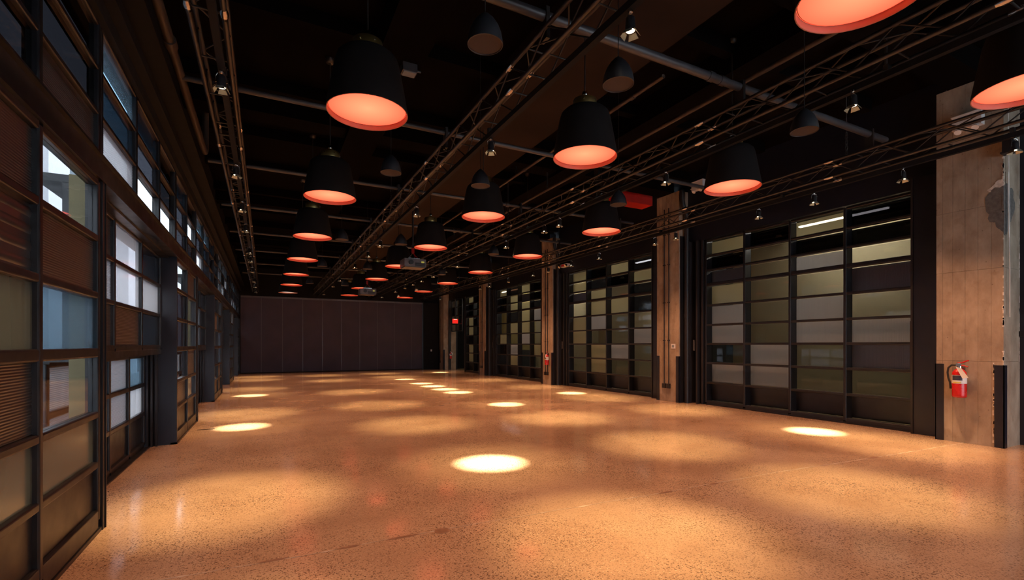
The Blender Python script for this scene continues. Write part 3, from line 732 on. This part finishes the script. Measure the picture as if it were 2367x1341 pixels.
# ------------------------------------------------------------------ spotlights on the trusses
def make_spot(hot):
    """hangs from the track; origin at the lens"""
    e0 = empty('spotlight')
    b = MB().lathe([(.0, .17), (.035, .168), (.05, .15), (.055, .1), (.058, .02), (.064, .0), (.058, -.004), (.05, .004)], 18); b.build('housing', 'black_satin', e0)
    MB().disc(.05, .003, 18).build('lens', 'lens_hot' if hot else 'lens_soft', e0)
    y = MB(); y.path([(-.068, 0, .07), (-.07, 0, .15), (-.05, 0, .2), (0, 0, .215), (.05, 0, .2), (.07, 0, .15), (.068, 0, .07)], .007, 6); y.build('yoke', 'chrome', e0)
    MB().tube((0, 0, .2), (0, 0, .225), .012, 8).tube((0, 0, .215), (0, 0, .24), .03, 10).build('clamp', 'chrome', e0)
    for s_, ax in ((-1, 0), (1, 0), (-1, 1), (1, 1)):
        f = MB(); p = .058; q_ = .095; zz = -.055; w1, w2 = .04, .06
        if ax == 0: vs = [(s_ * p, -w1, 0), (s_ * p, w1, 0), (s_ * q_, w2, zz), (s_ * q_, -w2, zz)]
        else: vs = [(-w1, s_ * p, 0), (w1, s_ * p, 0), (w2, s_ * q_, zz), (-w2, s_ * q_, zz)]
        vs += [(a * 1.03, b_ * 1.03, c_ + .002) for a, b_, c_ in vs]
        f.add(vs, [(0, 1, 2, 3), (7, 6, 5, 4), (0, 4, 5, 1), (1, 5, 6, 2), (2, 6, 7, 3), (3, 7, 4, 0)]); f.build('barn_door', 'flap', e0)
    return e0
protos = {True: make_spot(True), False: make_spot(False)}; used = {True: False, False: False}
WARM = (1.0, .66, .30); AMB = (1.0, .47, .24)
# kind: h hot narrow beam, s soft pool, f wide flood
SPOTS = [
 (0, 'window-side truss', [(2.3, 's'), (5.36, 's'), (8.03, 'f'), (10.05, 'h'), (11.83, 's'), (14.65, 'f'), (16.1, 'h'), (18.35, 's'), (21.2, 'f'), (23.2, 's'), (25.3, 's')]),  # the first one is unseen, added to light the near floor
 (1, 'truss second from the windows', [(.2, 'f'), (2.93, 's'), (5.55, 'h'), (8.9, 's'), (12.1, 's'), (13.7, 'f'), (15.9, 's'), (19.4, 'f'), (21.4, 's'), (25.0, 's')]),  # first entry stands out of view, an added flood that brightens the near floor
 (2, 'truss second from the columns', [(2.8, 's'), (5.4, 's'), (8.35, 's'), (8.95, 'f'), (10.8, 'h'), (11.5, 'f'), (14.2, 'h'), (15.4, 'h'), (16.7, 'h'), (18.1, 'h'), (19.3, 'f'), (20.6, 'h'), (22.3, 's'), (25.2, 's')]),
 (3, 'column-side truss', [(1.3, 'f'), (2.5, 'f'), (3.7, 's'), (5.0, 'h'), (6.05, 'f'), (8.14, 's'), (8.8, 'f'), (11.0, 's'), (12.4, 'h'), (13.75, 'f'), (14.8, 's'), (16.7, 'f'), (18.5, 's'), (19.5, 'f'), (24.9, 'h')])]  # first entry is an unseen flood added to light the foremost column's side
HOT = (1.0, .80, .50)
lamps = {}
for kd, (pw, ang, bl, col, rad) in {'h': (10500, 15.5, 1., HOT, .02), 's': (1250, 38, 1., WARM, .03), 'g': (520, 40, 1., WARM, .03), 'f': (310, 98, 1., AMB, .04)}.items():
    l = bpy.data.lights.new('spot_beam_' + kd, 'SPOT'); l.energy = pw; l.spot_size = R(ang); l.spot_blend = bl; l.color = col; l.shadow_soft_size = rad; lamps[kd] = l
for ti, nm, lst in SPOTS:
    for n, (y, kd) in enumerate(lst):
        hot = kd == 'h'
        o = protos[hot] if not used[hot] else copy_tree(protos[hot]); used[hot] = True
        x = TX[ti] + (0 if ti == 2 else .06)
        o.location = (x, y, TZ - .127 - .24 * .68); o.scale = (.68, .68, .68); o.rotation_euler = (0, 0, random.uniform(-.6, .6))
        tag(o, '%s spotlight from the camera on the %s' % (ORD[n], nm), 'spotlight', 'spotlights clamped to the trusses')
        li = bpy.data.objects.new('spot_beam', lamps[kd]); C.objects.link(li); li.parent = o; li.location = (0, 0, -.012)
        if hot:   # halo of the narrow beams
            li = bpy.data.objects.new('spot_halo', lamps['g']); C.objects.link(li); li.parent = o; li.location = (0, 0, -.013)
        if kd != 'f':   # extra wide lamp added to each beam fixture to lift the floor light
            li = bpy.data.objects.new('spot_fill', lamps['f']); C.objects.link(li); li.parent = o; li.location = (0, 0, -.014)

# ------------------------------------------------------------------ projectors
def projector(x, y, z, label, s=1.):
    e0 = tag(empty('projector', (x, y, z)), label, 'projector', 'projectors on ceiling poles')
    b = MB().box(-.29, .29, -.24, .24, -.1, .1); b.build('case', 'projector_body', e0)
    MB().box(-.27, .27, -.22, .22, -.125, -.1).build('base_plate', 'pipe_brown', e0)
    MB().tube((-.12, -.24, 0), (-.12, -.29, 0), .06, 16).build('lens_barrel', 'black_satin', e0)
    MB().box(.16, .24, -.245, -.24, .0, .04).build('indicator', 'led_small', e0)
    for q in range(5): MB().box(-.01, .27, -.246, -.24, -.07 + .02 * q - .02, -.06 + .02 * q - .02).build('vent_slat', 'black_matte', e0)
    MB().box(-.15, .15, -.12, .12, .1, .14).build('mount_plate', 'chrome', e0)
    for sx in (-.12, .12):
        for sy in (-.08, .08): MB().tube((sx, sy, .13), (0, 0, .3), .01, 6).build('mount_arm', 'red_paint' if sx > 0 else 'chrome', e0)
    MB().tube((0, 0, .28), (0, 0, .42), .04, 12).build('mount_joint', 'red_paint', e0)
    MB().tube((0, 0, .38), (0, 0, CZ - z), .025, 10).build('pole', 'black_satin', e0)
projector(3.55, 12.75, 3.68, 'boxy grey projector on a black pole, the one closer to the camera')
projector(3.44, 18.68, 3.5, 'small boxy projector on a black pole deep in the hall')

# ------------------------------------------------------------------ fire extinguishers
def extinguisher(loc, rz, label, s=1.):
    """local: back to +x (wall), front to -x"""
    e0 = tag(empty('fire_extinguisher', loc, rz), label, 'fire extinguisher', 'red fire extinguishers on the columns'); e0.scale = (s, s, s)
    MB().lathe([(0, 0), (.07, 0), (.08, .012), (.081, .03), (.081, .33), (.074, .365), (.05, .395), (.026, .41), (.024, .43), (0, .43)], 28).build('cylinder', 'red_paint', e0)
    lb = MB().lathe([(.0818, .20), (.0818, .32)], 28).build('label_band', 'white_plastic', e0)
    q = MB()
    for i in range(9):
        a0, a1 = pi - .75 + i * .166, pi - .75 + (i + 1) * .166
        q.add([(.0824 * cos(a0), .0824 * sin(a0), .245), (.0824 * cos(a1), .0824 * sin(a1), .245), (.0824 * cos(a1), .0824 * sin(a1), .315), (.0824 * cos(a0), .0824 * sin(a0), .315)], [(3, 2, 1, 0)])
    q.build('label_print', 'label_dark', lb)
    q = MB()
    for i in range(7):
        a0, a1 = pi - .6 + i * .166, pi - .6 + (i + 1) * .166
        q.add([(.0824 * cos(a0), .0824 * sin(a0), .208), (.0824 * cos(a1), .0824 * sin(a1), .208), (.0824 * cos(a1), .0824 * sin(a1), .222), (.0824 * cos(a0), .0824 * sin(a0), .222)], [(3, 2, 1, 0)])
    q.build('label_stripe', 'label_yellow', lb)
    MB().tube((0, 0, .42), (0, 0, .47), .026, 14).box(-.03, .03, -.03, .03, .45, .485).build('valve', 'chrome', e0)
    g = MB(); g.tube((0, 0, .47), (-.02, 0, .47), .022, 12); g.build('gauge', 'white_plastic', e0)
    MB().path([(0, .02, .49), (-.01, -.04, .50), (-.015, -.09, .525), (-.015, -.11, .53)], .010, 6).build('lever', 'red_paint', e0)
    MB().path([(0, .01, .465), (-.01, -.05, .455), (-.015, -.1, .44)], .009, 6).build('carry_handle', 'red_paint', e0)
    MB().path([(-.01, .03, .46), (-.02, .08, .46), (-.025, .115, .42), (-.025, .125, .35), (-.025, .115, .27), (-.03, .095, .21), (-.03, .088, .12)], .013, 8).build('hose', 'rubber', e0)
    t = MB(); t.add([(-.09, .01, .44), (-.095, -.055, .42), (-.1, -.135, .29), (-.1, -.07, .275), (-.088, .01, .44), (-.093, -.055, .42), (-.098, -.135, .29), (-.098, -.07, .275)],
                    [(0, 1, 2, 3), (7, 6, 5, 4), (0, 4, 5, 1), (1, 5, 6, 2), (2, 6, 7, 3), (3, 7, 4, 0)]); t.build('inspection_tag', 'white_plastic', e0)
    MB().box(.07, .1, -.03, .03, .1, .46).build('wall_bracket', 'chrome', e0)
extinguisher((CX - .1, 3.39, .70), 0, 'red fire extinguisher with white inspection tag on the foremost concrete column', 1.06)
extinguisher((CX - .1, CYS[2] - .14, .74), 0, 'red fire extinguisher on the third concrete column from the camera', .95)
extinguisher((CX + .42, CYS[4] - CD / 2 - .1, .66), -pi / 2 + pi, 'small red fire extinguisher on the last concrete column, far corner', .9)

# ------------------------------------------------------------------ small wall fittings
e0 = tag(empty('switch_plate', (CX, CYS[1] - .2, 1.46)), 'white switch plate on the second concrete column from the camera', 'switch')
bx('plate', 'white_plastic', e0, -.012, 0, -.07, .07, -.06, .06); bx('rocker', 'facade_grey', e0, -.02, -.012, -.035, .035, -.03, .03)
def em_light(loc, label, stub=.62):
    e0 = tag(empty('emergency_light', loc), label, 'emergency light', 'white emergency lights above the columns')
    MB().box(-.06, .06, -.17, .17, -.1, .1).build('case', 'white_plastic', e0)
    MB().box(-.07, .07, -.18, .18, .1, .115).build('lid', 'white_plastic', e0)
    for s_ in (-.1, .1): MB().tube((-.03, s_, -.1), (-.06, s_, -.14), .03, 12, .045).build('lamp_head', 'white_plastic', e0)
    MB().tube((.0, .17, 0), (.0, stub, -.02), .012, 8).build('conduit_stub', 'cable_white', e0)
em_light((CX - .07, 3.3, 4.86), 'white emergency light box high on the foremost concrete column')
em_light((CX - .02, 8.4, 5.4), 'white emergency light box high beside the second concrete column', .25)
e0 = tag(empty('alarm_beacon', (9.7, 14.68, 4.38)), 'small white and red alarm light above a glazed door, beside the third column', 'alarm light')
MB().box(-.06, .12, -.2, .2, -.05, .05).build('case', 'white_plastic', e0); MB().box(-.07, -.06, -.08, .12, -.04, .03).build('red_lens', 'red_paint', e0)
for s_ in (-.2, .2): MB().tube((-.05, s_, 0), (-.12, s_, -.05), .035, 12, .05).build('lamp_head', 'chrome', e0)
e0 = tag(empty('exit_sign', (9.7, 26.0, 2.86)), 'glowing red exit sign hung on a rod in the far doorway', 'exit sign')
MB().box(-.16, .16, -.025, .025, -.14, .12).build('case', 'exit_red', e0); MB().box(-.1, .1, -.03, -.025, .06, .11).build('lamp_strip', 'exit_glow', e0)
MB().tube((0, 0, .12), (0, 0, 4.14 - 2.86), .02, 8).build('rod', 'pipe_grey', e0)
e0 = tag(empty('hanging_cable', (CX + .05, CYS[0] - CD / 2 - .03, 0)), 'thin white cable looping down the corner of the foremost column', 'cable')
MB().path([(.02, 0, 5.3), (.015, 0, 4.4), (.02, -.005, 3.9), (.03, -.01, 3.4), (.025, -.01, 3.15), (.01, -.01, 3.05), (0, -.01, 3.15), (.0, -.005, 3.5), (.012, 0, 4.0)], .006, 6).build('cord', 'cable_white', e0)
MB().path([(.02, -.01, 3.06), (.03, -.012, 2.6), (.028, -.012, 2.2), (.03, -.012, 1.9)], .005, 6).build('tail', 'cable_white', e0)
e0 = tag(empty('clip_spot', (CX - .06, 2.86, 4.35)), 'small black clip lamp hanging at the near corner of the foremost column', 'spotlight')
MB().box(-.06, .06, -.05, .05, -.1, .08).build('housing', 'black_satin', e0); MB().box(-.075, .075, -.065, .065, -.125, -.1).build('hood', 'black_satin', e0); MB().tube((0, 0, .08), (.0, 0, .22), .01, 8).build('bracket', 'chrome', e0)
# ------------------------------------------------------------------ drop proto objects that were never placed
for hot in (True, False):
    if not used[hot]:
        for ch in list(protos[hot].children): bpy.data.objects.remove(ch)
        bpy.data.objects.remove(protos[hot])
